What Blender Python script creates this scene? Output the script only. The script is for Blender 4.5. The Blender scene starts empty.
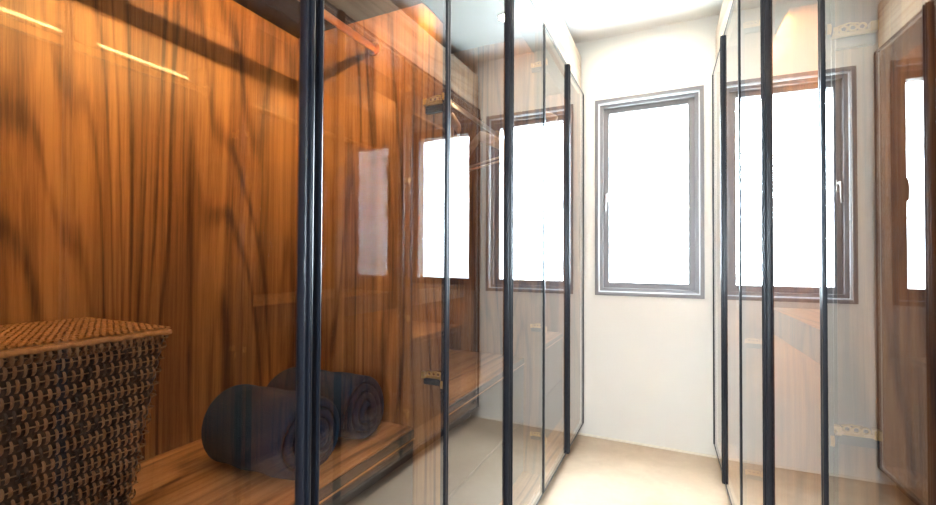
import bpy, bmesh, math, random
from mathutils import Vector, Matrix, Euler
random.seed(7)
SC = bpy.context.scene
COL = SC.collection
PI = math.pi

# ------------------------------------------------------------------ camera
H = 1.15                                     # eye height
cd = bpy.data.cameras.new('camera'); cam = bpy.data.objects.new('camera', cd); COL.objects.link(cam)
cd.sensor_fit = 'HORIZONTAL'; cd.sensor_width = 36.0; cd.lens = 36.0*440.6/936.0
cd.clip_start = 0.02
yaw, pitch, roll = math.radians(25.26), math.radians(0.896), math.radians(0.2825)
cam.matrix_world = (Matrix.Translation((0, 0, H)) @ Matrix.Rotation(yaw, 4, 'Z')
                    @ Matrix.Rotation(PI/2+pitch, 4, 'X') @ Matrix.Rotation(roll, 4, 'Z'))
SC.camera = cam

# ------------------------------------------------------------------ sky
SKY = 50.0
w = bpy.data.worlds.new('sky'); SC.world = w; w.use_nodes = True
bg = w.node_tree.nodes['Background']
bg.inputs[1].default_value = SKY
_n = w.node_tree.nodes; _l = w.node_tree.links
_tc = _n.new('ShaderNodeTexCoord'); _sp = _n.new('ShaderNodeSeparateXYZ'); _mr = _n.new('ShaderNodeMapRange'); _mx = _n.new('ShaderNodeMix'); _mx.data_type = 'RGBA'
_l.new(_tc.outputs['Generated'], _sp.inputs[0]); _l.new(_sp.outputs['Z'], _mr.inputs[0])
_mr.inputs[1].default_value = -0.25; _mr.inputs[2].default_value = 0.15; _l.new(_mr.outputs[0], _mx.inputs[0])
_mx.inputs[6].default_value = (0.55, 0.66, 0.72, 1); _mx.inputs[7].default_value = (0.80, 0.90, 1.0, 1); _l.new(_mx.outputs[2], bg.inputs[0])
LED_L = 1000.0        # led diodes as seen
LED_W = {'led': 9.0, 'led_low': 1.1, 'led_mid': 14.0, 'led_desk': 3.0}     # watts per metre of strip
PUCK_W = 0.8        # puck lights inside the wardrobes
DOWN_W = 2.0       # ceiling downlights

vs = SC.view_settings
SC.display_settings.display_device = 'sRGB'
vs.view_transform = 'Standard'; vs.look = 'None'; vs.exposure = 0.70; vs.gamma = 1.0; vs.use_curve_mapping = False
cy = SC.cycles
cy.max_bounces = 16; cy.glossy_bounces = 10; cy.transmission_bounces = 12; cy.diffuse_bounces = 5
cy.transparent_max_bounces = 40; cy.sample_clamp_indirect = 80.0; cy.use_denoising = True; cy.use_adaptive_sampling = False
cy.denoising_prefilter = 'ACCURATE'; cy.denoising_input_passes = 'RGB_ALBEDO_NORMAL'
cy.caustics_reflective = True; cy.caustics_refractive = False; cy.blur_glossy = 0.3

# ------------------------------------------------------------------ materials
def nodes_of(name):
    m = bpy.data.materials.new(name); m.use_nodes = True
    nt = m.node_tree; return m, nt, nt.nodes, nt.links, nt.nodes['Principled BSDF']

def plain(name, col, rough=0.5, metal=0.0, coat=0.0, bump=0.0, bscale=80.0, var=0.0, spec=0.5):
    m, nt, N, L, P = nodes_of(name)
    P.inputs['Base Color'].default_value = (*col, 1); P.inputs['Roughness'].default_value = rough
    P.inputs['Metallic'].default_value = metal; P.inputs['Coat Weight'].default_value = coat
    P.inputs['Specular IOR Level'].default_value = spec
    P.inputs['Coat Roughness'].default_value = 0.06
    tc = N.new('ShaderNodeTexCoord'); nz = N.new('ShaderNodeTexNoise')
    nz.inputs['Scale'].default_value = bscale; nz.inputs['Detail'].default_value = 4
    L.new(tc.outputs['Object'], nz.inputs['Vector'])
    if var > 0:
        mx = N.new('ShaderNodeMix'); mx.data_type = 'RGBA'
        mx.inputs[6].default_value = (*[c*(1-var) for c in col], 1); mx.inputs[7].default_value = (*[min(1, c*(1+var)) for c in col], 1)
        L.new(nz.outputs['Fac'], mx.inputs[0]); L.new(mx.outputs[2], P.inputs['Base Color'])
    if bump > 0:
        b = N.new('ShaderNodeBump'); b.inputs['Strength'].default_value = bump; b.inputs['Distance'].default_value = 0.002
        L.new(nz.outputs['Fac'], b.inputs['Height']); L.new(b.outputs['Normal'], P.inputs['Normal'])
    return m

def emit(name, col, s):
    m = bpy.data.materials.new(name); m.use_nodes = True
    nt = m.node_tree; nt.nodes.clear()
    e = nt.nodes.new('ShaderNodeEmission'); o = nt.nodes.new('ShaderNodeOutputMaterial')
    e.inputs[0].default_value = (*col, 1); e.inputs[1].default_value = s
    nt.links.new(e.outputs[0], o.inputs[0]); return m

def wood(name, axis, dark, mid, light, rough=0.38, coat=0.35, seed=0.0, freq=1.0):
    """veneer with long figured grain along `axis`"""
    m, nt, N, L, P = nodes_of(name)
    def math_(op, a, b=None):
        n = N.new('ShaderNodeMath'); n.operation = op
        for i, v in enumerate((a, b)):
            if v is None: continue
            if isinstance(v, (int, float)): n.inputs[i].default_value = v
            else: L.new(v, n.inputs[i])
        return n.outputs[0]
    tc = N.new('ShaderNodeTexCoord'); mp = N.new('ShaderNodeMapping')
    L.new(tc.outputs['Object'], mp.inputs['Vector'])
    sc = [1.0, 1.0, 1.0]; sc[axis] = 0.13
    mp.inputs['Scale'].default_value = sc; mp.inputs['Location'].default_value = (seed, seed*1.7, seed*0.6)
    sep = N.new('ShaderNodeSeparateXYZ'); L.new(tc.outputs['Object'], sep.inputs[0])
    lat = [0, 1, 2]; lat.remove(axis)
    latv = math_('ADD', sep.outputs[lat[0]], sep.outputs[lat[1]])
    def noise(scale, detail, rough_=0.55, vec=mp.outputs[0]):
        n = N.new('ShaderNodeTexNoise'); n.inputs['Scale'].default_value = scale; n.inputs['Detail'].default_value = detail
        n.inputs['Roughness'].default_value = rough_; L.new(vec, n.inputs['Vector']); return n.outputs['Fac']
    big = noise(2.3, 2.0, 0.5)
    med = noise(11.0*freq, 5.0, 0.6)
    ph = math_('ADD', math_('MULTIPLY', latv, 55.0*freq), math_('MULTIPLY', big, 120.0))
    ph = math_('ADD', ph, math_('MULTIPLY', med, 5.0))
    ring = math_('ADD', math_('MULTIPLY', math_('SINE', ph), 0.5), 0.5)
    ring = math_('POWER', ring, 5.0)
    mp2 = N.new('ShaderNodeMapping'); s2 = [1.0, 1.0, 1.0]; s2[axis] = 0.014
    mp2.inputs['Scale'].default_value = s2; L.new(tc.outputs['Object'], mp2.inputs['Vector'])
    # let the fine streaks wander with the figure
    wob = N.new('ShaderNodeVectorMath'); wob.operation = 'MULTIPLY_ADD'
    cmb = N.new('ShaderNodeCombineXYZ')
    for k in range(3): L.new(big, cmb.inputs[k])
    wv = [0.11, 0.11, 0.11]; wv[axis] = 0.0
    wob.inputs[1].default_value = wv; L.new(cmb.outputs[0], wob.inputs[0]); L.new(mp2.outputs[0], wob.inputs[2])
    fine = noise(420.0, 3.0, 0.65, wob.outputs[0])
    streak = noise(75.0*freq, 5.0, 0.62, wob.outputs[0])
    broad = noise(24.0*freq, 2.0, 0.5, wob.outputs[0])
    v = math_('ADD', math_('MULTIPLY', ring, -0.15), math_('MULTIPLY', streak, 0.52))
    v = math_('ADD', v, math_('MULTIPLY', fine, 0.26))
    v = math_('ADD', v, math_('MULTIPLY', broad, 0.52))
    cr = N.new('ShaderNodeValToRGB'); e = cr.color_ramp.elements
    e[0].position = 0.43; e[0].color = (*dark, 1); e[1].position = 0.76; e[1].color = (*light, 1)
    k = e.new(0.575); k.color = (*mid, 1)
    L.new(v, cr.inputs[0]); L.new(cr.outputs[0], P.inputs['Base Color'])
    P.inputs['Roughness'].default_value = rough
    P.inputs['Coat Weight'].default_value = coat*0.25; P.inputs['Coat Roughness'].default_value = 0.012
    P.inputs['Specular IOR Level'].default_value = 0.35
    b = N.new('ShaderNodeBump'); b.inputs['Strength'].default_value = 0.08; b.inputs['Distance'].default_value = 0.001
    L.new(fine, b.inputs['Height']); L.new(b.outputs['Normal'], P.inputs['Normal'])
    return m

def glass(name, r0, tint):
    """flat sheet: lets light straight through or mirrors it by angle (both faces taken together)"""
    m = bpy.data.materials.new(name); m.use_nodes = True
    nt = m.node_tree; N = nt.nodes; L = nt.links; N.clear()
    out = N.new('ShaderNodeOutputMaterial'); mix = N.new('ShaderNodeMixShader')
    tr = N.new('ShaderNodeBsdfTransparent'); tr.inputs[0].default_value = (*tint, 1)
    gl = N.new('ShaderNodeBsdfGlossy'); gl.inputs['Roughness'].default_value = 0.0
    gl.inputs['Color'].default_value = (1, 1, 1, 1)
    g = N.new('ShaderNodeNewGeometry'); dot = N.new('ShaderNodeVectorMath'); dot.operation = 'DOT_PRODUCT'
    L.new(g.outputs['Incoming'], dot.inputs[0]); L.new(g.outputs['Normal'], dot.inputs[1])
    def mt(op, a, b=None):
        n = N.new('ShaderNodeMath'); n.operation = op
        for i, v in enumerate((a, b)):
            if v is None: continue
            if isinstance(v, (int, float)): n.inputs[i].default_value = v
            else: L.new(v, n.inputs[i])
        return n.outputs[0]
    c = mt('ABSOLUTE', dot.outputs['Value'])
    p = mt('POWER', mt('SUBTRACT', 1.0, c), 5.0)
    f = mt('ADD', mt('MULTIPLY', p, 1.0-r0), r0)
    f = mt('DIVIDE', mt('MULTIPLY', f, 2.0), mt('ADD', f, 1.0))
    L.new(f, mix.inputs[0]); L.new(tr.outputs[0], mix.inputs[1]); L.new(gl.outputs[0], mix.inputs[2])
    L.new(mix.outputs[0], out.inputs[0]); return m

def clear(name, tint):
    m = bpy.data.materials.new(name); m.use_nodes = True
    nt = m.node_tree; nt.nodes.clear()
    e = nt.nodes.new('ShaderNodeBsdfTransparent'); o = nt.nodes.new('ShaderNodeOutputMaterial')
    e.inputs[0].default_value = (*tint, 1); nt.links.new(e.outputs[0], o.inputs[0]); return m

WD, WM, WL = (0.062, 0.024, 0.011), (0.192, 0.078, 0.029), (0.36, 0.170, 0.062)
M = {}
M['wood_v'] = wood('walnut_veneer_upright', 2, WD, WM, WL)
M['wood_y'] = wood('walnut_veneer_lengthwise', 1, (0.12, 0.046, 0.016), (0.34, 0.145, 0.050), (0.52, 0.26, 0.105), seed=3.1, freq=1.2)
M['wood_pale'] = wood('walnut_veneer_fascia', 1, (0.33, 0.23, 0.16), (0.50, 0.385, 0.285), (0.64, 0.52, 0.41), seed=5.2, coat=0.2)
M['glass'] = glass('tinted_door_glass', 0.072, (0.945, 0.935, 0.935))
M['glass_body'] = clear('tinted_door_glass_body', (0.945, 0.935, 0.935))
M['glazing'] = clear('window_glazing', (0.96, 0.98, 0.98))
M['black'] = plain('black_anodised_metal', (0.010, 0.013, 0.022), 0.30, 0.0, 0.0, spec=0.35)
M['black_wood'] = plain('black_board', (0.014, 0.010, 0.009), 0.45)
M['dark_front'] = plain('charcoal_drawer_front', (0.030, 0.026, 0.026), 0.35, 0, 0.15, var=0.1)
M['copper'] = plain('copper_trim', (0.62, 0.33, 0.16), 0.28, 1.0)
M['bronze'] = plain('bronze_rail_metal', (0.62, 0.34, 0.15), 0.35, 1.0)
M['brass'] = plain('hinge_brass', (0.62, 0.38, 0.12), 0.28, 0.8)
M['steel'] = plain('hook_steel', (0.6, 0.58, 0.55), 0.25, 1.0)
M['wall'] = plain('painted_plaster', (0.80, 0.765, 0.71), 0.65, var=0.02, bscale=3.0)
M['ceil'] = plain('ceiling_paint', (0.84, 0.84, 0.82), 0.7, var=0.01, bscale=3.0)
M['frame'] = plain('bronze_grey_aluminium', (0.20, 0.188, 0.192), 0.42, 0.1)
M['handle'] = plain('handle_bronze', (0.20, 0.18, 0.17), 0.4, 0.3)
M['reveal'] = plain('reveal_grey', (0.60, 0.62, 0.64), 0.4)
M['base'] = plain('baseboard_white', (0.85, 0.78, 0.66), 0.5)
M['white'] = plain('white_trim', (0.85, 0.85, 0.83), 0.4)
M['hanger'] = wood('hanger_beech', 0, (0.50, 0.27, 0.12), (0.70, 0.41, 0.21), (0.80, 0.53, 0.30), coat=0.4, seed=8)
for _k, _c in (('led', (1.0, .60, .20)), ('led_low', (1.0, .65, .30)), ('led_mid', (1.0, .76, .36)), ('led_desk', (1.0, .78, .42))):
    M[_k] = emit('diode_'+_k, _c, LED_L*{'led': 1, 'led_low': .2, 'led_mid': .8, 'led_desk': .4}[_k]); M[_k].cycles.emission_sampling = 'NONE'
M['puck'] = emit('puck_lens', (1.0, 0.72, 0.42), 30.0); M['puck'].cycles.emission_sampling = 'NONE'
M['lamp'] = emit('downlight_lens', (1.0, 0.84, 0.62), 350.0); M['lamp'].cycles.emission_sampling = 'NONE'
M['channel'] = plain('led_channel_aluminium', (0.35, 0.33, 0.31), 0.4, 0.7)

def floor_mat():
    m, nt, N, L, P = nodes_of('microcement')
    tc = N.new('ShaderNodeTexCoord'); n1 = N.new('ShaderNodeTexNoise'); n2 = N.new('ShaderNodeTexNoise')
    n1.inputs['Scale'].default_value = 2.6; n1.inputs['Detail'].default_value = 6; n1.inputs['Distortion'].default_value = 0.8
    n2.inputs['Scale'].default_value = 14; n2.inputs['Detail'].default_value = 5; n2.inputs['Distortion'].default_value = 1.5
    for n in (n1, n2): L.new(tc.outputs['Object'], n.inputs['Vector'])
    a = N.new('ShaderNodeMath'); a.operation = 'MULTIPLY_ADD'; a.inputs[1].default_value = 0.4
    L.new(n2.outputs['Fac'], a.inputs[0]); L.new(n1.outputs['Fac'], a.inputs[2])
    cr = N.new('ShaderNodeValToRGB'); e = cr.color_ramp.elements
    e[0].position = 0.45; e[0].color = (0.51, 0.385, 0.27, 1); e[1].position = 0.95; e[1].color = (0.67, 0.54, 0.405, 1)
    L.new(a.outputs[0], cr.inputs[0]); L.new(cr.outputs[0], P.inputs['Base Color'])
    P.inputs['Roughness'].default_value = 0.33
    P.inputs['Specular IOR Level'].default_value = 0.6
    return m
M['floor'] = floor_mat()

def towel_mat():
    m, nt, N, L, P = nodes_of('navy_terry')
    tc = N.new('ShaderNodeTexCoord'); n1 = N.new('ShaderNodeTexNoise'); n1.inputs['Scale'].default_value = 420; n1.inputs['Detail'].default_value = 3
    L.new(tc.outputs['Object'], n1.inputs['Vector'])
    mx = N.new('ShaderNodeMix'); mx.data_type = 'RGBA'
    mx.inputs[6].default_value = (0.005, 0.014, 0.032, 1); mx.inputs[7].default_value = (0.013, 0.032, 0.064, 1)
    L.new(n1.outputs['Fac'], mx.inputs[0]); L.new(mx.outputs[2], P.inputs['Base Color'])
    P.inputs['Roughness'].default_value = 0.95; P.inputs['Sheen Weight'].default_value = 0.08; P.inputs['Sheen Roughness'].default_value = 0.5
    P.inputs['Sheen Tint'].default_value = (0.5, 0.6, 0.8, 1); P.inputs['Specular IOR Level'].default_value = 0.1
    b = N.new('ShaderNodeBump'); b.inputs['Strength'].default_value = 0.6; b.inputs['Distance'].default_value = 0.003
    L.new(n1.outputs['Fac'], b.inputs['Height']); L.new(b.outputs['Normal'], P.inputs['Normal'])
    return m
M['towel'] = towel_mat()
M['cane_dark'] = plain('dark_stained_cane', (0.022, 0.013, 0.010), 0.42, bump=0.4, bscale=300, var=0.5)
M['cane_tan'] = plain('tan_cane', (0.185, 0.088, 0.036), 0.45, bump=0.3, bscale=200, var=0.45)
M['cane_reed'] = plain('pale_reed', (0.22, 0.12, 0.055), 0.4, var=0.3, bscale=150)
M['cane_lid'] = plain('lid_cane', (0.36, 0.165, 0.055), 0.5, bump=0.5, bscale=120, var=0.55)

# ------------------------------------------------------------------ mesh helpers
class MB:
    def __init__(s): s.bm = bmesh.new(); s.mats = []
    def _m(s, mat):
        if mat not in s.mats: s.mats.append(mat)
        return s.mats.index(mat)
    def box(s, x0, x1, y0, y1, z0, z1, mat, bev=0.0):
        r = bmesh.ops.create_cube(s.bm, size=1.0)
        for v in r['verts']:
            v.co = Vector(((x0+x1)/2+v.co.x*(x1-x0), (y0+y1)/2+v.co.y*(y1-y0), (z0+z1)/2+v.co.z*(z1-z0)))
        i = s._m(mat); fs = {f for v in r['verts'] for f in v.link_faces}
        for f in fs: f.material_index = i
        if bev > 0:
            es = {e for v in r['verts'] for e in v.link_edges}
            rr = bmesh.ops.bevel(s.bm, geom=list(es), offset=bev, segments=2, profile=0.6, affect='EDGES')
            for f in rr['faces']: f.material_index = i
        return s
    def tube(s, pts, rad, mat, n=10, cap=True, flat=(1, 1), up=None):
        """rings along pts; rad number or list; flat squashes the section"""
        i = s._m(mat); P = [Vector(p) for p in pts]; rings = []
        R = rad if isinstance(rad, (list, tuple)) else [rad]*len(P)
        for k, p in enumerate(P):
            t = (P[min(k+1, len(P)-1)]-P[max(k-1, 0)]).normalized()
            u = Vector(up) if up else (Vector((0, 0, 1)) if abs(t.z) < 0.9 else Vector((1, 0, 0)))
            a = t.cross(u).normalized(); b = a.cross(t).normalized()
            rings.append([s.bm.verts.new(p+a*math.cos(2*PI*j/n)*R[k]*flat[0]+b*math.sin(2*PI*j/n)*R[k]*flat[1]) for j in range(n)])
        for k in range(len(rings)-1):
            for j in range(n):
                f = s.bm.faces.new((rings[k][j], rings[k][(j+1) % n], rings[k+1][(j+1) % n], rings[k+1][j])); f.material_index = i; f.smooth = True
        if cap:
            for r_ in (rings[0][::-1], rings[-1]):
                f = s.bm.faces.new(r_); f.material_index = i
        return s
    def prism(s, poly, axis, a0, a1, mat):
        """poly of 2D points in the other two axes, swept along axis"""
        i = s._m(mat); o = [k for k in range(3) if k != axis]; rs = []
        for a in (a0, a1):
            r = []
            for p in poly:
                c = [0, 0, 0]; c[axis] = a; c[o[0]] = p[0]; c[o[1]] = p[1]; r.append(s.bm.verts.new(c))
            rs.append(r)
        n = len(poly)
        for j in range(n):
            s.bm.faces.new((rs[0][j], rs[0][(j+1) % n], rs[1][(j+1) % n], rs[1][j])).material_index = i
        s.bm.faces.new(rs[0][::-1]).material_index = i; s.bm.faces.new(rs[1]).material_index = i
        return s
    def disc(s, c, r, mat, n=24, h=0.0, axis=2):
        i = s._m(mat)
        rr = bmesh.ops.create_cone(s.bm, cap_ends=True, segments=n, radius1=r, radius2=r, depth=max(h, 1e-4))
        if axis == 0: bmesh.ops.rotate(s.bm, verts=rr['verts'], cent=(0, 0, 0), matrix=Matrix.Rotation(PI/2, 3, 'Y'))
        if axis == 1: bmesh.ops.rotate(s.bm, verts=rr['verts'], cent=(0, 0, 0), matrix=Matrix.Rotation(PI/2, 3, 'X'))
        for v in rr['verts']: v.co += Vector(c)
        for f in {f for v in rr['verts'] for f in v.link_faces}: f.material_index = i
        return s
    def build(s, name, parent=None, origin=None, kind=None):
        bmesh.ops.recalc_face_normals(s.bm, faces=s.bm.faces[:])
        me = bpy.data.meshes.new(name)
        if origin is not None: bmesh.ops.translate(s.bm, verts=s.bm.verts[:], vec=-Vector(origin))
        s.bm.to_mesh(me); s.bm.free()
        for m in s.mats: me.materials.append(m)
        o = bpy.data.objects.new(name, me); COL.objects.link(o)
        if parent is not None:
            o.parent = parent
        if origin is not None: o.location = origin
        if kind: o['kind'] = kind
        return o

def thing(name, label, cat, loc=(0, 0, 0), group=None):
    o = bpy.data.objects.new(name, None); COL.objects.link(o); o.location = loc
    o['label'] = label; o['category'] = cat
    if group: o['group'] = group
    return o
def rel(o):                                  # let a part built in world coordinates keep its place under its parent
    p = o.parent; v = Vector((0, 0, 0))
    while p: v += p.location; p = p.parent
    o.location = Vector(o.location)-v
    return o

# ------------------------------------------------------------------ room
XL, XR = -0.549, 0.198                       # planes of the glass fronts
YF = 2.96; CEIL = 2.603; YB = -1.7
RX0, RX1 = -1.19, 0.93
MB().box(RX0-.1, RX1+.1, YB-.1, YF+.25, -0.1, 0, M['floor']).build('floor', kind='structure')
MB().box(RX0-.1, RX1+.1, YB-.1, YF+.25, CEIL, CEIL+.1, M['ceil']).build('ceiling', kind='structure')
MB().box(RX0-.1, RX0, YB-.1, YF, 0, CEIL, M['wall']).build('wall_left', kind='structure')
MB().box(RX1, RX1+.1, YB-.1, YF, 0, CEIL, M['wall']).build('wall_right', kind='structure')
BX0, BX1, BZ0, BZ1 = -0.15, 0.32, 0.95, 1.75  # opening cut in the unseen back wall for added fill daylight
wb = MB()
wb.box(RX0-.1, BX0, YB-.1, YB, 0, CEIL, M['wall']).box(BX1, RX1+.1, YB-.1, YB, 0, CEIL, M['wall'])
wb.box(BX0, BX1, YB-.1, YB, 0, BZ0, M['wall']).box(BX0, BX1, YB-.1, YB, BZ1, CEIL, M['wall'])
wb.build('wall_back', kind='structure')
WX0, WX1, WZ0, WZ1 = -0.478, 0.153, 0.923, 2.194
wf = MB()
wf.box(RX0-.1, WX0, YF, YF+.25, 0, CEIL, M['wall']).box(WX1, RX1+.1, YF, YF+.25, 0, CEIL, M['wall'])
wf.box(WX0, WX1, YF, YF+.25, 0, WZ0, M['wall']).box(WX0, WX1, YF, YF+.25, WZ1, CEIL, M['wall'])
wf.build('wall_far', kind='structure')
MB().box(RX0, RX1, YF-.006, YF, 0, 0.012, M['base']).build('baseboard_far', kind='structure')

def ring(mb, x0, x1, z0, z1, wd, y0, y1, mat, bev=0.002):
    mb.box(x0, x0+wd, y0, y1, z0, z1, mat, bev); mb.box(x1-wd, x1, y0, y1, z0, z1, mat, bev)
    mb.box(x0+wd, x1-wd, y0, y1, z0, z0+wd, mat, bev); mb.box(x0+wd, x1-wd, y0, y1, z1-wd, z1, mat, bev)
win = bpy.data.objects.new('window_1', None); COL.objects.link(win); win['kind'] = 'structure'; win.location = (0, YF, 0)
cs = MB(); ring(cs, WX0, WX1, WZ0, WZ1, 0.021, YF-.008, YF+.06, M['frame'], .001); rel(cs.build('casing', win))
rv = MB(); ring(rv, WX0+.021, WX1-.021, WZ0+.021, WZ1-.021, 0.006, YF+.004, YF+.06, M['reveal'], 0.0005)
rel(rv.build('reveal', win))
fr = MB(); ring(fr, WX0+.027, WX1-.027, WZ0+.027, WZ1-.027, 0.020, YF+.022, YF+.14, M['frame'], .001); rel(fr.build('frame', win))
sa = MB(); ring(sa, WX0+.047, WX1-.047, WZ0+.047, WZ1-.047, 0.036, YF+.050, YF+.125, M['frame'], 0.002); rel(sa.build('sash', win))
rel(MB().box(WX0+.08, WX1-.08, YF+.098, YF+.104, WZ0+.08, WZ1-.08, M['glazing']).build('glazing', win))
hd = MB(); hx = WX0+.064; hz = 1.565
hd.box(hx-.011, hx+.011, YF+.038, YF+.051, hz-.035, hz+.03, M['handle'], .003)
hd.tube([(hx, YF+.04, hz+.01), (hx, YF+.012, hz+.01), (hx, YF+.002, hz), (hx, YF-.002, hz-.05), (hx, YF-.002, hz-.10)], [.008, .008, .0085, .008, .006], M['handle'], 10)
rel(hd.build('handle', win))
# daylight is sampled through the opening
pl = bpy.data.lights.new('window_portal', 'AREA'); pl.shape = 'RECTANGLE'; pl.size = WX1-WX0; pl.size_y = WZ1-WZ0; pl.cycles.is_portal = True
po = bpy.data.objects.new('window_portal', pl); COL.objects.link(po)
po.location = ((WX0+WX1)/2, YF+.16, (WZ0+WZ1)/2); po.rotation_euler = (-PI/2, 0, 0)
fill_win = bpy.data.objects.new('added_fill_window', None); COL.objects.link(fill_win); fill_win['kind'] = 'structure'; fill_win.location = (0, YB, 0)  # added window behind the camera, there only to give cool fill light
sb = MB(); ring(sb, BX0, BX1, BZ0, BZ1, 0.05, YB-.08, YB-.02, M['frame']); rel(sb.build('sash', fill_win))
rel(MB().box(BX0+.045, BX1-.045, YB-.053, YB-.047, BZ0+.045, BZ1-.045, M['glazing']).build('glazing', fill_win))
pl = bpy.data.lights.new('window_portal', 'AREA'); pl.shape = 'RECTANGLE'; pl.size = BX1-BX0; pl.size_y = BZ1-BZ0; pl.cycles.is_portal = True  # portal for the added fill window
po = bpy.data.objects.new('window_portal', pl); COL.objects.link(po)
po.location = ((BX0+BX1)/2, YB-.09, (BZ0+BZ1)/2); po.rotation_euler = (PI/2, 0, 0)

# ------------------------------------------------------------------ wardrobes
ZB, ZT = 0.087, 2.241                        # bottom and top of the glass doors
ZV = 2.495                                   # top of the fascia
SHELF = 1.89
YE = 2.94

def led_strip(parent, xin, y0, y1, z, s, gap=None, mat='led', tilt=35.0):
    """row of diodes in a channel under a shelf front, aimed back at the panel and down by tilt degrees"""
    ch = MB(); ch.box(xin-.005, xin+.005, y0, y1, z+.0035, z+.007, M['channel'])
    root = rel(ch.build('led_strip', parent))
    d = MB(); y = y0+.008; i = d._m(M[mat]); ci = d._m(M['channel'])
    t = math.radians(tilt); n_ = Vector((s*math.cos(t), 0, -math.sin(t))); u_ = Vector((0, 1, 0)); v_ = n_.cross(u_)
    while y < y1-.006:
        if not (gap and gap[0] < y < gap[1]):
            c = Vector((xin, y, z)); hw = .0022
            vs_ = [d.bm.verts.new(c+u_*a*hw+v_*b*hw+n_*q) for q in (.0012, -.0012) for a, b in ((-1, -1), (1, -1), (1, 1), (-1, 1))]
            for k, q in enumerate(((0, 1, 2, 3), (4, 5, 6, 7), (0, 1, 5, 4), (1, 2, 6, 5), (2, 3, 7, 6), (3, 0, 4, 7))):
                d.bm.faces.new([vs_[a] for a in q]).material_index = i if k == 0 else ci
        y += .0145
    for ya, yb in ([(y0, gap[0]), (gap[1], y1)] if gap else [(y0, y1)]):
        ld = bpy.data.lights.new('strip_glow', 'AREA'); ld.shape = 'RECTANGLE'; ld.size = yb-ya-.008; ld.size_y = .012
        ld.energy = LED_W[mat]*(yb-ya); ld.color = {'led': (1.0, .65, .25), 'led_low': (1.0, .65, .30), 'led_mid': (1.0, .76, .36), 'led_desk': (1.0, .78, .42)}[mat]
        lo = bpy.data.objects.new('strip_glow', ld); COL.objects.link(lo); lo.parent = root
        zz = -n_; xx = Vector((0, 1, 0)); yy = zz.cross(xx)
        mw = Matrix((xx, yy, zz)).transposed().to_4x4()
        mw.translation = Vector((xin, (ya+yb)/2, z))+n_*.0008-Vector(root.matrix_basis.translation)-parent.location
        lo.matrix_local = mw
    di = d.build('diodes', root); di.location = -Vector(root.matrix_basis.translation)-parent.location
    di['kind'] = 'stuff'
    return root

def puck(parent, x, y, z):
    p = MB(); p.disc((x, y, z-.004), .034, M['channel'], 24, .008)
    b = rel(p.build('puck_light', parent))
    q = MB(); q.disc((x, y, z-.0095), .026, M['puck'], 24, .003)
    l = q.build('lens', b); l.location = -Vector(b.location)-parent.location
    ld = bpy.data.lights.new('puck_glow', 'AREA'); ld.shape = 'DISK'; ld.size = .05; ld.energy = PUCK_W; ld.color = (1.0, .74, .46); ld.spread = math.radians(150)
    lo = bpy.data.objects.new('puck_glow', ld); COL.objects.link(lo); lo.parent = b
    lo.location = Vector((x, y, z-.013))-Vector(b.location)-parent.location

def hinge_mesh(s, xf, y, z, ypan):
    """concealed hinge: cup plate on the glass, jointed arm, plate on the side of the upright panel"""
    h = MB()
    xs = lambda d: xf+s*d
    def bx(d0, d1, y0, y1, z0, z1, m, bev=.0015):
        a, b = sorted((xs(d0), xs(d1))); h.box(a, b, min(y0, y1), max(y0, y1), z0, z1, m, bev)
    sg = -1 if ypan > y else 1               # the arm lies on the face turned to the door centre
    fy = ypan
    bx(.034, .094, fy-.001, fy-.012, z-.024, z-.002, M['black'])              # mounting plate
    bx(.026, .090, fy-.010, fy-.018, z-.004, z+.004, M['brass'])              # arm
    bx(.082, .094, fy-.010, fy-.026, z-.004, z+.014, M['brass'])              # end block
    bx(.022, .034, fy-.010, fy-.026, z-.004, z+.013, M['brass'])              # front block
    for d in (.043, .057, .071):                                              # knuckle rings
        h.tube([(xs(d)+.0058*math.cos(q*PI/6), fy-.020, z+.009+.0058*math.sin(q*PI/6)) for q in range(13)], .0021, M['brass'], 8, cap=False, up=(0, 1, 0))
    h.tube([(xs(.034), fy-.02, z+.015), (xs(.050), fy-.022, z+.018), (xs(.066), fy-.02, z+.016)], .0016, M['brass'], 8)
    h.tube([(xs(.009), fy-.046, z-.004), (xs(.016), fy-.034, z+.002), (xs(.026), fy-.020, z+.003)], .005, M['brass'], 8)
    h.disc((xs(.009), fy-.050, z-.004), .015, M['brass'], 20, .006, axis=0)
    h.disc((xs(.013), fy-.050, z-.004), .012, M['black'], 20, .004, axis=0)
    return h

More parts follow.
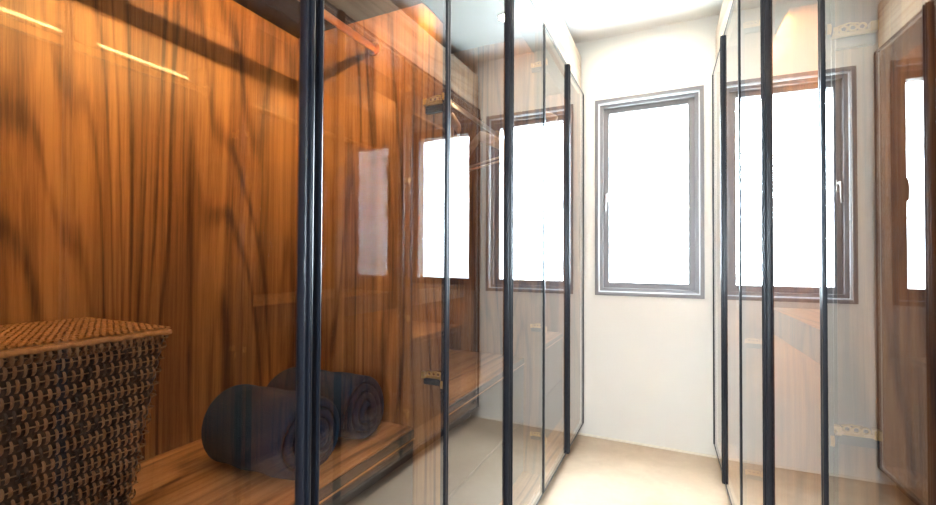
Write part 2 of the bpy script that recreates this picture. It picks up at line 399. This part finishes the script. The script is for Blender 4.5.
def make_door(w, s, xg, y0, y1, hside, hinge_y=None, zs=(0.30, 0.823, 1.587, 2.10)):
    """one glass leaf. s = -1 left wardrobe (inside is -x), +1 right. hside 0/1: handle at y0 or y1"""
    g = MB(); t = .005
    hw, hp = (.017, .011) if s < 0 else (.016, .008)      # width and projection of the pull profile
    xi, xo = sorted((xg, xg+s*t))
    e = .0015
    g.box(xi, xo, y0+e, y1-e, ZB, ZT, M['glass_body'])
    ig = g._m(M['glass'])
    for f in g.bm.faces:
        if all(abs(v.co.x-xg) < 1e-5 for v in f.verts): f.material_index = ig      # the aisle face
    # slim profiles along the edges
    d = rel(g.build('glass_door', w))
    off = lambda o: (setattr(o, 'location', -Vector(d.location)-w.location), o)[1]
    p = MB()
    a, b = sorted((xg-s*.0015, xg+s*.012))
    yh0, yh1 = (y0, y0+.009) if hside == 1 else (y1-.009, y1)      # hinge side stile
    if hside == 1: yh0 += .001
    else: yh1 -= .001
    p.box(min(xg-s*.004, xg+s*.012), max(xg-s*.004, xg+s*.012), yh0, yh1, ZB, ZT, M['black'], .0022)
    off(p.build('hinge_stile', d))
    for nm, z0, z1 in (('bottom_rail', ZB-.004, ZB+.003), ('top_rail', ZT-.003, ZT+.004)):
        q = MB(); q.box(a, b, y0+.001, y1-.001, z0, z1, M['black']); off(q.build(nm, d))
    hb = MB()
    ha, hb_ = (y0+.001, y0+.001+hw) if hside == 0 else (y1-.001-hw, y1-.001)
    xa, xb = xg-s*hp, xg+s*.010
    # grooved pull profile the full height of the leaf
    xq = [xa, xb]
    hb.box(min(xa, xb), max(xa, xb), ha, hb_, ZB-.006, ZT+.004, M['black'], .004)
    gy = ha if hside == 1 else hb_
    k = .004
    hb.box(min(xg-s*(hp+.005), xg-s*(hp-.004)), max(xg-s*(hp+.005), xg-s*(hp-.004)), min(ha, hb_)+.006, max(ha, hb_)-.006, ZB-.006, ZT+.004, M['black'], .0022)
    off(hb.build('handle', d))
    if hinge_y is not None:
        for z in zs:
            h = hinge_mesh(s, xg, y0 if hside == 1 else y1, z, hinge_y)
            off(h.build('hinge', d))
    return d

def wardrobe(side):
    s = -1 if side == 'left' else 1
    xg = XL if s < 0 else XR
    X = lambda d: xg+s*d                     # depth behind the glass plane
    if s < 0:
        w = thing('wardrobe', 'walnut lined wardrobe with towels and basket behind its tinted glass doors', 'wardrobe', (X(.3), 0.04, 0))
        ys, parts = 0.04, [1.085, 2.10]
    else:
        w = thing('wardrobe', 'glass fronted wardrobe whose doors mirror the window, facing the one with towels', 'wardrobe', (X(.3), 0.30, 0))
        ys, parts = 0.30, [1.085, 2.10]
    def bx(name, d0, d1, y0, y1, z0, z1, mat, bev=0, par=None):
        a, b = sorted((X(d0), X(d1)))
        return rel(MB().box(a, b, y0, y1, z0, z1, M[mat], bev).build(name, par or w))
    D = .60
    bx('back_panel', D, D+.02, ys, YE, .09, ZV, 'wood_v')
    bx('plinth', .07, D, ys, YE, .0, .085, 'black_wood')
    bx('base_panel', .025, D, ys, YE, .086, .104, 'wood_y')
    bx('end_panel', .02, D, ys, ys+.018, .104, ZV, 'wood_v')
    bx('end_panel', .02, D, YE-.018, YE, .104, ZV, 'wood_v')
    bx('fascia', .016, .034, ys, YE, ZT+.006, ZV, 'wood_pale')
    bx('top_panel', .036, D, ys+.018, YE-.018, 2.385, 2.403, 'wood_y')
    for y in parts:
        bx('partition', .036, D, y, y+.020, .104, 2.384, 'wood_v')
        bx('partition_edging', .030, .0355, y, y+.020, .104, 2.384, 'black_wood')
    edges = [ys+.018]+[v for y in parts for v in (y, y+.020)]+[YE-.018]
    bays = [(edges[2*i], edges[2*i+1]) for i in range(len(parts)+1)]
    for i, (y0, y1) in enumerate(bays):
        g = .001
        zsh = SHELF if i == 0 else (2.265 if s < 0 else 2.150)
        dl = .040 if i == 0 else (.080 if s < 0 else .140)         # set-back of the shelf front
        sh = bx('shelf', dl+.005, D-.001, y0+g, y1-g, zsh, zsh+.022, 'black_wood')
        lip = bx('shelf_lip', dl, dl+.0045, y0+g, y1-g, zsh-(.075 if i == 0 else .095), zsh+.022, 'black_wood')
        led_strip(w, X(dl+(.014 if i == 0 else .025)), y0+.02, y1-.02, zsh-(.048 if i == 0 else .020), s, gap=(.68, .765) if (s < 0 and i == 0) else None,
                  mat=('led' if s < 0 else 'led_low') if i == 0 else ('led_low' if s < 0 or i == 2 else 'led_mid'), tilt=8 if i == 0 else 70)
        # hanging rail, oval bar in end sockets
        if True:
            r = MB(); zr = 2.13 if (i == 2) else 1.79
            r.tube([(X(.281), y0+.004, zr), (X(.281), y1-.004, zr)], .012, M['bronze'], 20, flat=(.5, 1))
            rr = rel(r.build('hanging_rail', w))
            for ye, sg in ((y0, 1), (y1, -1)):
                q = MB(); q.disc((X(.281), ye+sg*.0035, zr), .021, M['bronze'], 20, .006, axis=1)
                o = q.build('rail_socket', rr); o.location = -Vector(rr.location)-w.location
        if s < 0 and i == 0: puck(w, X(.30), (y0+y1)/2, 2.385)
    if s > 0:
        for i in (1, 2):
            y0, y1 = bays[i]
            bx('shelf', .117, D-.001, y0+.001, y1-.001, .935, .965, 'wood_y')
            bx('shelf_lip', .112, .1165, y0+.001, y1-.001, .872, .965, 'wood_v')
            led_strip(w, X(.130), y0+.02, y1-.02, .925, s, mat='led_desk', tilt=65)
    # doors
    if s < 0:
        for (a, b, hs, hy) in ((.07, .548, 1, None), (.548, 1.033, 0, 1.085), (1.033, 1.505, 1, None), (1.505, 1.983, 0, 2.10), (1.983, 2.46, 1, None), (2.46, 2.94, 0, None)):
            make_door(w, s, xg, a, b, hs, hy)
    else:
        for (a, b, hs, hy) in ((.548, 1.033, 0, 1.085), (1.033, 1.505, 1, None), (1.505, 1.983, 0, 2.10), (1.983, 2.46, 1, None), (2.46, 2.94, 0, None)):
            make_door(w, s, xg, a, b, hs, hy)
    return w, bays, X
def swing(o, ang=0.0275, piv=(0.198, 2.94)):
    """the right-hand run stands a touch out of parallel with the aisle"""
    R = Matrix.Rotation(ang, 3, 'Z'); p = Vector((*piv, 0))
    o.location = p+R @ (Vector(o.location)-p); o.rotation_euler = (0, 0, ang)
WL_, bl, XLd = wardrobe('left')
WR_, br, XRd = wardrobe('right')

# drawer benches inside the wardrobes
BZ = .668
def bench(X, y0, y1, label):
    t = thing('drawer_bench', label, 'drawer unit', (X(.36), (y0+y1)/2, .104), group='drawer benches inside the wardrobes')
    def bx(name, d0, d1, a, b, z0, z1, mat, bev=0, par=None):
        p, q = sorted((X(d0), X(d1)))
        o = MB().box(p, q, a, b, z0, z1, M[mat], bev).build(name, par or t)
        if par is None: return rel(o)
        o.location = -Vector(par.location)-t.location; return o
    y0 += .001; y1 -= .001
    bx('body', .152, .598, y0, y1, .1045, BZ-.034, 'black_wood')
    bx('top', .134, .598, y0, y1, BZ-.006, BZ, 'wood_y')
    bx('top_edging', .131, .598, y0, y1, BZ-.030, BZ-.0065, 'dark_front')
    bx('trim_strip', .129, .151, y0, y1, BZ-.0335, BZ-.0305, 'copper')
    zz = [.108, .365, BZ-.036]
    for k in range(2):
        d = bx('drawer', .133, .151, y0+.002, y1-.002, zz[k]+.002, zz[k+1]-.002, 'dark_front', .001)
        bx('finger_pull', .131, .133, y0+.004, y1-.004, zz[k+1]-.012, zz[k+1]-.004, 'black', 0, d)
    return t
bench(XLd, *bl[0], 'walnut topped drawer bench under the rolled towels and the woven basket')
bench(XLd, *bl[1], 'empty walnut topped drawer bench in the next bay past the towels')
bench(XLd, *bl[2], 'walnut topped drawer bench in the left wardrobe bay nearest the window wall')
swing(bench(XRd, *br[2], 'drawer bench at the window end of the right hand wardrobe'))
swing(WR_)

# ------------------------------------------------------------------ laundry basket
def basket():
    zb, zt = BZ+.001, 1.018
    T = (-1.065, -.800, .075, .472); B = (-1.035, -.832, .10, .424)
    t = thing('laundry_basket', 'tapered dark brown woven laundry basket with an orange tan lid', 'basket', ((T[0]+T[1])/2, .27, BZ))
    def at(k): return [T[i]*k+B[i]*(1-k) for i in range(4)]
    b = MB(); NR = 17
    di, ti, ri = b._m(M['cane_dark']), b._m(M['cane_tan']), b._m(M['cane_reed'])
    # dark woven bands: one fat coil per row round the four sides
    prof = []
    for r in range(NR):
        for a in range(6):
            u = (r+a/6)/NR; prof.append((u, .0035*math.sin(PI*a/6)))
    prof.append((1, 0))
    loops = []
    for u, o in prof:
        x0, x1, y0, y1 = at(u); z = zb+(zt-zb)*u; c = .018
        pts = []
        for (cx, cy_, a0) in ((x1-c, y1-c, 0), (x0+c, y1-c, 1), (x0+c, y0+c, 2), (x1-c, y0+c, 3)):
            for q in range(4):
                an = PI/2*(a0+q/3); pts.append((cx+math.cos(an)*(c+o), cy_+math.sin(an)*(c+o), z))
        loops.append([b.bm.verts.new(p) for p in pts])
    for k in range(len(loops)-1):
        n = len(loops[k])
        for j in range(n):
            f = b.bm.faces.new((loops[k][j], loops[k][(j+1) % n], loops[k+1][(j+1) % n], loops[k+1][j])); f.material_index = di; f.smooth = True
    b.bm.faces.new(loops[0][::-1]).material_index = di
    # four sides: corner points and outward normals
    rnd = random.Random(3)
    for sd in range(4):
        ncol = 39 if sd in (0, 2) else 26
        for r in range(NR):
            u = (r+0.98)/NR
            if u > .99: u = .985
            x0, x1, y0, y1 = at(u); z = zb+(zt-zb)*u
            if sd == 0: p0, p1, nr = Vector((x1, y0, z)), Vector((x1, y1, z)), Vector((1, 0, 0))
            elif sd == 1: p0, p1, nr = Vector((x0, y1, z)), Vector((x1, y1, z)), Vector((0, 1, 0))
            elif sd == 2: p0, p1, nr = Vector((x0, y0, z)), Vector((x0, y1, z)), Vector((-1, 0, 0))
            else: p0, p1, nr = Vector((x0, y0, z)), Vector((x1, y0, z)), Vector((0, -1, 0))
            dr = (p1-p0); ln = dr.length; dr.normalize()
            # thin pale reed running along the row
            b.tube([p0+dr*(ln*q/10)+nr*(.0032+rnd.uniform(-.0005, .0005))+Vector((0, 0, rnd.uniform(-.0012, .0012))) for q in range(11)], .0010, M['cane_reed'], 5, cap=False)
            for c in range(ncol):
                f = (c+.5+(.25 if r % 2 else -.25))/ncol
                if not .03 < f < .97: continue
                ctr = p0+dr*(ln*f+rnd.uniform(-.0008, .0008))
                hw = .0023*rnd.uniform(.85, 1.15); hh = .0092*rnd.uniform(.85, 1.15)
                vv = []
                for q in range(5):
                    a = -1+2*q/4; o = .0060*(1-abs(a)**3)+.0022
                    for sx in (-1, 0, 1):
                        vv.append(b.bm.verts.new(ctr+dr*(sx*hw*(1-.25*abs(a)))+Vector((0, 0, a*hh))+nr*(o+(0.0010 if sx == 0 else 0))))
                mi = ti if rnd.random() < .8 else (di if rnd.random() < .5 else ri)
                for q in range(4):
                    for sx in range(2):
                        fc = b.bm.faces.new((vv[q*3+sx], vv[q*3+sx+1], vv[q*3+3+sx+1], vv[q*3+3+sx])); fc.material_index = mi; fc.smooth = True
    rel(b.build('body', t))
    # lid: slab with interlaced flat splints and a bound rim
    l = MB(); ov = .003; x0, x1, y0, y1 = T[0]-ov, T[1]+ov, T[2]-ov, T[3]+ov; z0 = zt+.002
    l.box(x0, x1, y0, y1, z0, z0+.008, M['cane_lid'], .003)
    li = l._m(M['cane_lid'])
    nx, ny = 54, 84
    for i in range(nx):
        for j in range(ny):
            cx = x0+(i+.5)*(x1-x0)/nx; cyy = y0+(j+.5)*(y1-y0)/ny
            alongy = ((i+2*j)//2) % 2 == 0
            hx_, hy_ = (.0020, .0052) if alongy else (.0052, .0019)
            tz = rnd.uniform(0, .0014)
            vs_ = []
            for q in range(4):
                a = -1+2*q/3; hgt = .0020*(1-a*a)
                for sg in (-1, 1):
                    if alongy: co = (cx+sg*hx_, cyy+a*hy_, z0+.0086+hgt+tz)
                    else: co = (cx+a*hx_, cyy+sg*hy_, z0+.0086+hgt+tz)
                    vs_.append(l.bm.verts.new(co))
            for q in range(3):
                l.bm.faces.new((vs_[q*2], vs_[q*2+1], vs_[q*2+3], vs_[q*2+2])).material_index = li
    rel(l.build('lid', t))
    rim = MB(); z = z0+.002
    n = 60
    loop = [(x1+.001, y0+(y1-y0)*q/n, z+rnd.uniform(-.0012, .0012)) for q in range(n+1)]
    rim.tube(loop, .0042, M['cane_lid'], 6)
    rim.tube([(x0+(x1-x0)*q/30, y1+.001, z+rnd.uniform(-.0012, .0012)) for q in range(31)], .0042, M['cane_lid'], 6)
    rim.tube([(x0+(x1-x0)*q/30, y0-.001, z) for q in range(31)], .0042, M['cane_lid'], 6)
    rim.tube([(x0-.001, y0+(y1-y0)*q/n, z) for q in range(n+1)], .0042, M['cane_lid'], 6)
    rel(rim.build('lid_rim', t))
    # rolled stitches along the top edge of the body
    hm = MB()
    for c in range(38):
        y = T[2]+.01+(T[3]-T[2]-.02)*(c+.5)/38
        hm.tube([(T[1]-.004, y, zt-.014), (T[1]+.004, y, zt-.011), (T[1]+.005, y+.002, zt-.004), (T[1]-.002, y+.003, zt+.001)], .0034, M['cane_tan'], 6)
    for c in range(24):
        x = T[0]+.01+(T[1]-T[0]-.02)*(c+.5)/24
        hm.tube([(x, T[3]-.004, zt-.014), (x, T[3]+.004, zt-.011), (x+.002, T[3]+.005, zt-.004), (x+.003, T[3]-.002, zt+.001)], .0034, M['cane_tan'], 6)
    rel(hm.build('bound_edge', t))
basket()

# ------------------------------------------------------------------ rolled towels
def towel(yc, r, x0, x1, label, seed, start):
    rnd = random.Random(seed)
    o0 = Vector(((x0+x1)/2, yc, BZ))
    turns = 3.4; n = 150; th = r/(turns+.75)*.92
    bm = bmesh.new(); nx = 22
    ph = [rnd.uniform(0, 6.28) for _ in range(6)]
    def cen(f):                              # centre line radius of the coil at f 0..1
        return r*.14+(r*.86-th*.5)*f
    def P(f, side, k):
        a = start+turns*2*PI*f
        u = k/(nx-1); e = min(u, 1-u)*(x1-x0)
        edge = 1-max(0, 1-e/.016)**2*.38       # soft rounded ends
        half = th*.5*edge*(1 if .02 < f < .985 else .55)
        rad = cen(f)+(half if side else -half)
        rad += .0022*math.sin(a*3+ph[0]+u*4)+.0016*math.sin(u*17+ph[1]+a*2)*(f)
        tele = .014*(1-f)*(-1 if u < .5 else 1)*abs(2*u-1)-.004*math.sin(a+ph[2])*(1 if u > .5 else -1)*abs(2*u-1)
        x = x0+(x1-x0)*u+tele
        y = yc+rad*math.cos(a)*1.05; z = rad*math.sin(a)
        z *= .97
        if z < -r*.86: z = -r*.86+(z+r*.86)*.15
        return Vector((x, y, BZ+r*.885+z+.001))
    V = [[[bm.verts.new(P(i/n, sd, k)) for k in range(nx)] for i in range(n+1)] for sd in (0, 1)]
    for sd in (0, 1):
        for i in range(n):
            for k in range(nx-1):
                q = (V[sd][i][k], V[sd][i+1][k], V[sd][i+1][k+1], V[sd][i][k+1])
                bm.faces.new(q if sd else q[::-1])
    for i in range(n):
        for k in (0, nx-1):
            bm.faces.new((V[0][i][k], V[0][i+1][k], V[1][i+1][k], V[1][i][k]))
    for i in (0, n):
        for k in range(nx-1):
            bm.faces.new((V[0][i][k], V[0][i][k+1], V[1][i][k+1], V[1][i][k]))
    for f in bm.faces: f.smooth = True
    bmesh.ops.recalc_face_normals(bm, faces=bm.faces[:])
    zmin = min(v.co.z for v in bm.verts)
    bmesh.ops.translate(bm, verts=bm.verts[:], vec=Vector((0, 0, BZ+.0005-zmin))-o0)
    me = bpy.data.meshes.new('rolled_towel'); bm.to_mesh(me); bm.free(); me.materials.append(M['towel'])
    o = bpy.data.objects.new('rolled_towel', me); COL.objects.link(o); o.location = o0
    md = o.modifiers.new('soft', 'SUBSURF'); md.levels = 1; md.render_levels = 1
    o['label'] = label; o['category'] = 'towel'; o['group'] = 'rolled towels on the bench'
towel(.746, .099, -.985, -.728, 'dark navy rolled towel on the bench, the one nearer the basket', 1, 2.2)
towel(.950, .096, -1.03, -.745, 'dark navy rolled towel on the bench, tucked behind the other roll', 2, 0.9)

# ------------------------------------------------------------------ clothes hangers
def hanger(xc, y, zr, rot, label):
    t = thing('clothes_hanger', label, 'hanger', (xc, y, zr), group='wooden hangers on the rail')
    t.rotation_euler = (0, 0, rot)
    b = MB(); n = 24; pts = []; rad = []
    for i in range(n+1):
        u = -1+2*i/n; a = abs(u)
        pts.append((u*.215, (.018*a*a), -.062-.108*a**1.15)); rad.append(.0165-.003*a if a < .97 else .010)
    b.tube(pts, rad, M['hanger'], 12, flat=(.62, 1.55)); b.build('shoulder_bar', t)
    for z in (-.182, -.200):
        q = MB(); q.tube([(-.19, .016, z), (.19, .016, z)], .0045, M['hanger'], 8); q.build('trouser_bar', t)
    for sx in (-1, 1):
        q = MB(); q.tube([(sx*.188, .016, -.150), (sx*.188, .016, -.207)], .0048, M['hanger'], 8); q.build('bar_post', t)
    h = MB(); hp = [(0, 0, -.062), (0, 0, -.040)]
    for i in range(13):
        a = -PI/2+.5+i/12*(PI*1.35)
        hp.append((.021*math.cos(a), 0, -.002+.021*math.sin(a)))
    h.tube(hp, .0022, M['steel'], 8); h.build('hook', t)
zr = 1.79
hanger(-.83, 1.60, zr, -1.05, 'wooden clothes hanger turned edge on, nearest the partition with the brass hinges')
hanger(-.83, 1.89, zr, -.55, 'wooden clothes hanger with two trouser bars seen slantwise, second along the rail')
hanger(-.83, 2.55, 2.13, -.30, 'wooden clothes hanger on the higher rail, hanging closest to the window wall')

# ------------------------------------------------------------------ ceiling downlights
def downlight(x, y, label):
    t = thing('downlight', label, 'ceiling light', (x, y, CEIL), group='ceiling downlights along the aisle')
    r = MB()
    n = 32; i = r._m(M['white']); prof = [(.052, 0), (.052, -.004), (.040, -.005), (.036, -.001)]
    L_ = [[r.bm.verts.new((math.cos(2*PI*j/n)*a, math.sin(2*PI*j/n)*a, z)) for j in range(n)] for a, z in prof]
    for k in range(3):
        for j in range(n):
            r.bm.faces.new((L_[k][j], L_[k][(j+1) % n], L_[k+1][(j+1) % n], L_[k+1][j])).material_index = i
    r.build('trim_ring', t)
    l = MB(); l.disc((0, 0, -.0012), .035, M['lamp'], 28, .002); l.build('lens', t)
    ld = bpy.data.lights.new('downlight_beam', 'AREA'); ld.shape = 'DISK'; ld.size = .065; ld.energy = DOWN_W; ld.color = (1.0, .88, .74); ld.spread = math.radians(140)
    lo = bpy.data.objects.new('downlight_beam', ld); COL.objects.link(lo); lo.parent = t; lo.location = (0, 0, -.007)
downlight(-.175, 2.46, 'small round ceiling downlight in the aisle closest to the window')
downlight(-.175, 1.00, 'small round ceiling downlight over the middle of the aisle')
downlight(-.175, -.60, 'small round fill downlight added out of view at the open end of the aisle')  # unseen lamp, added as fill from behind the camera
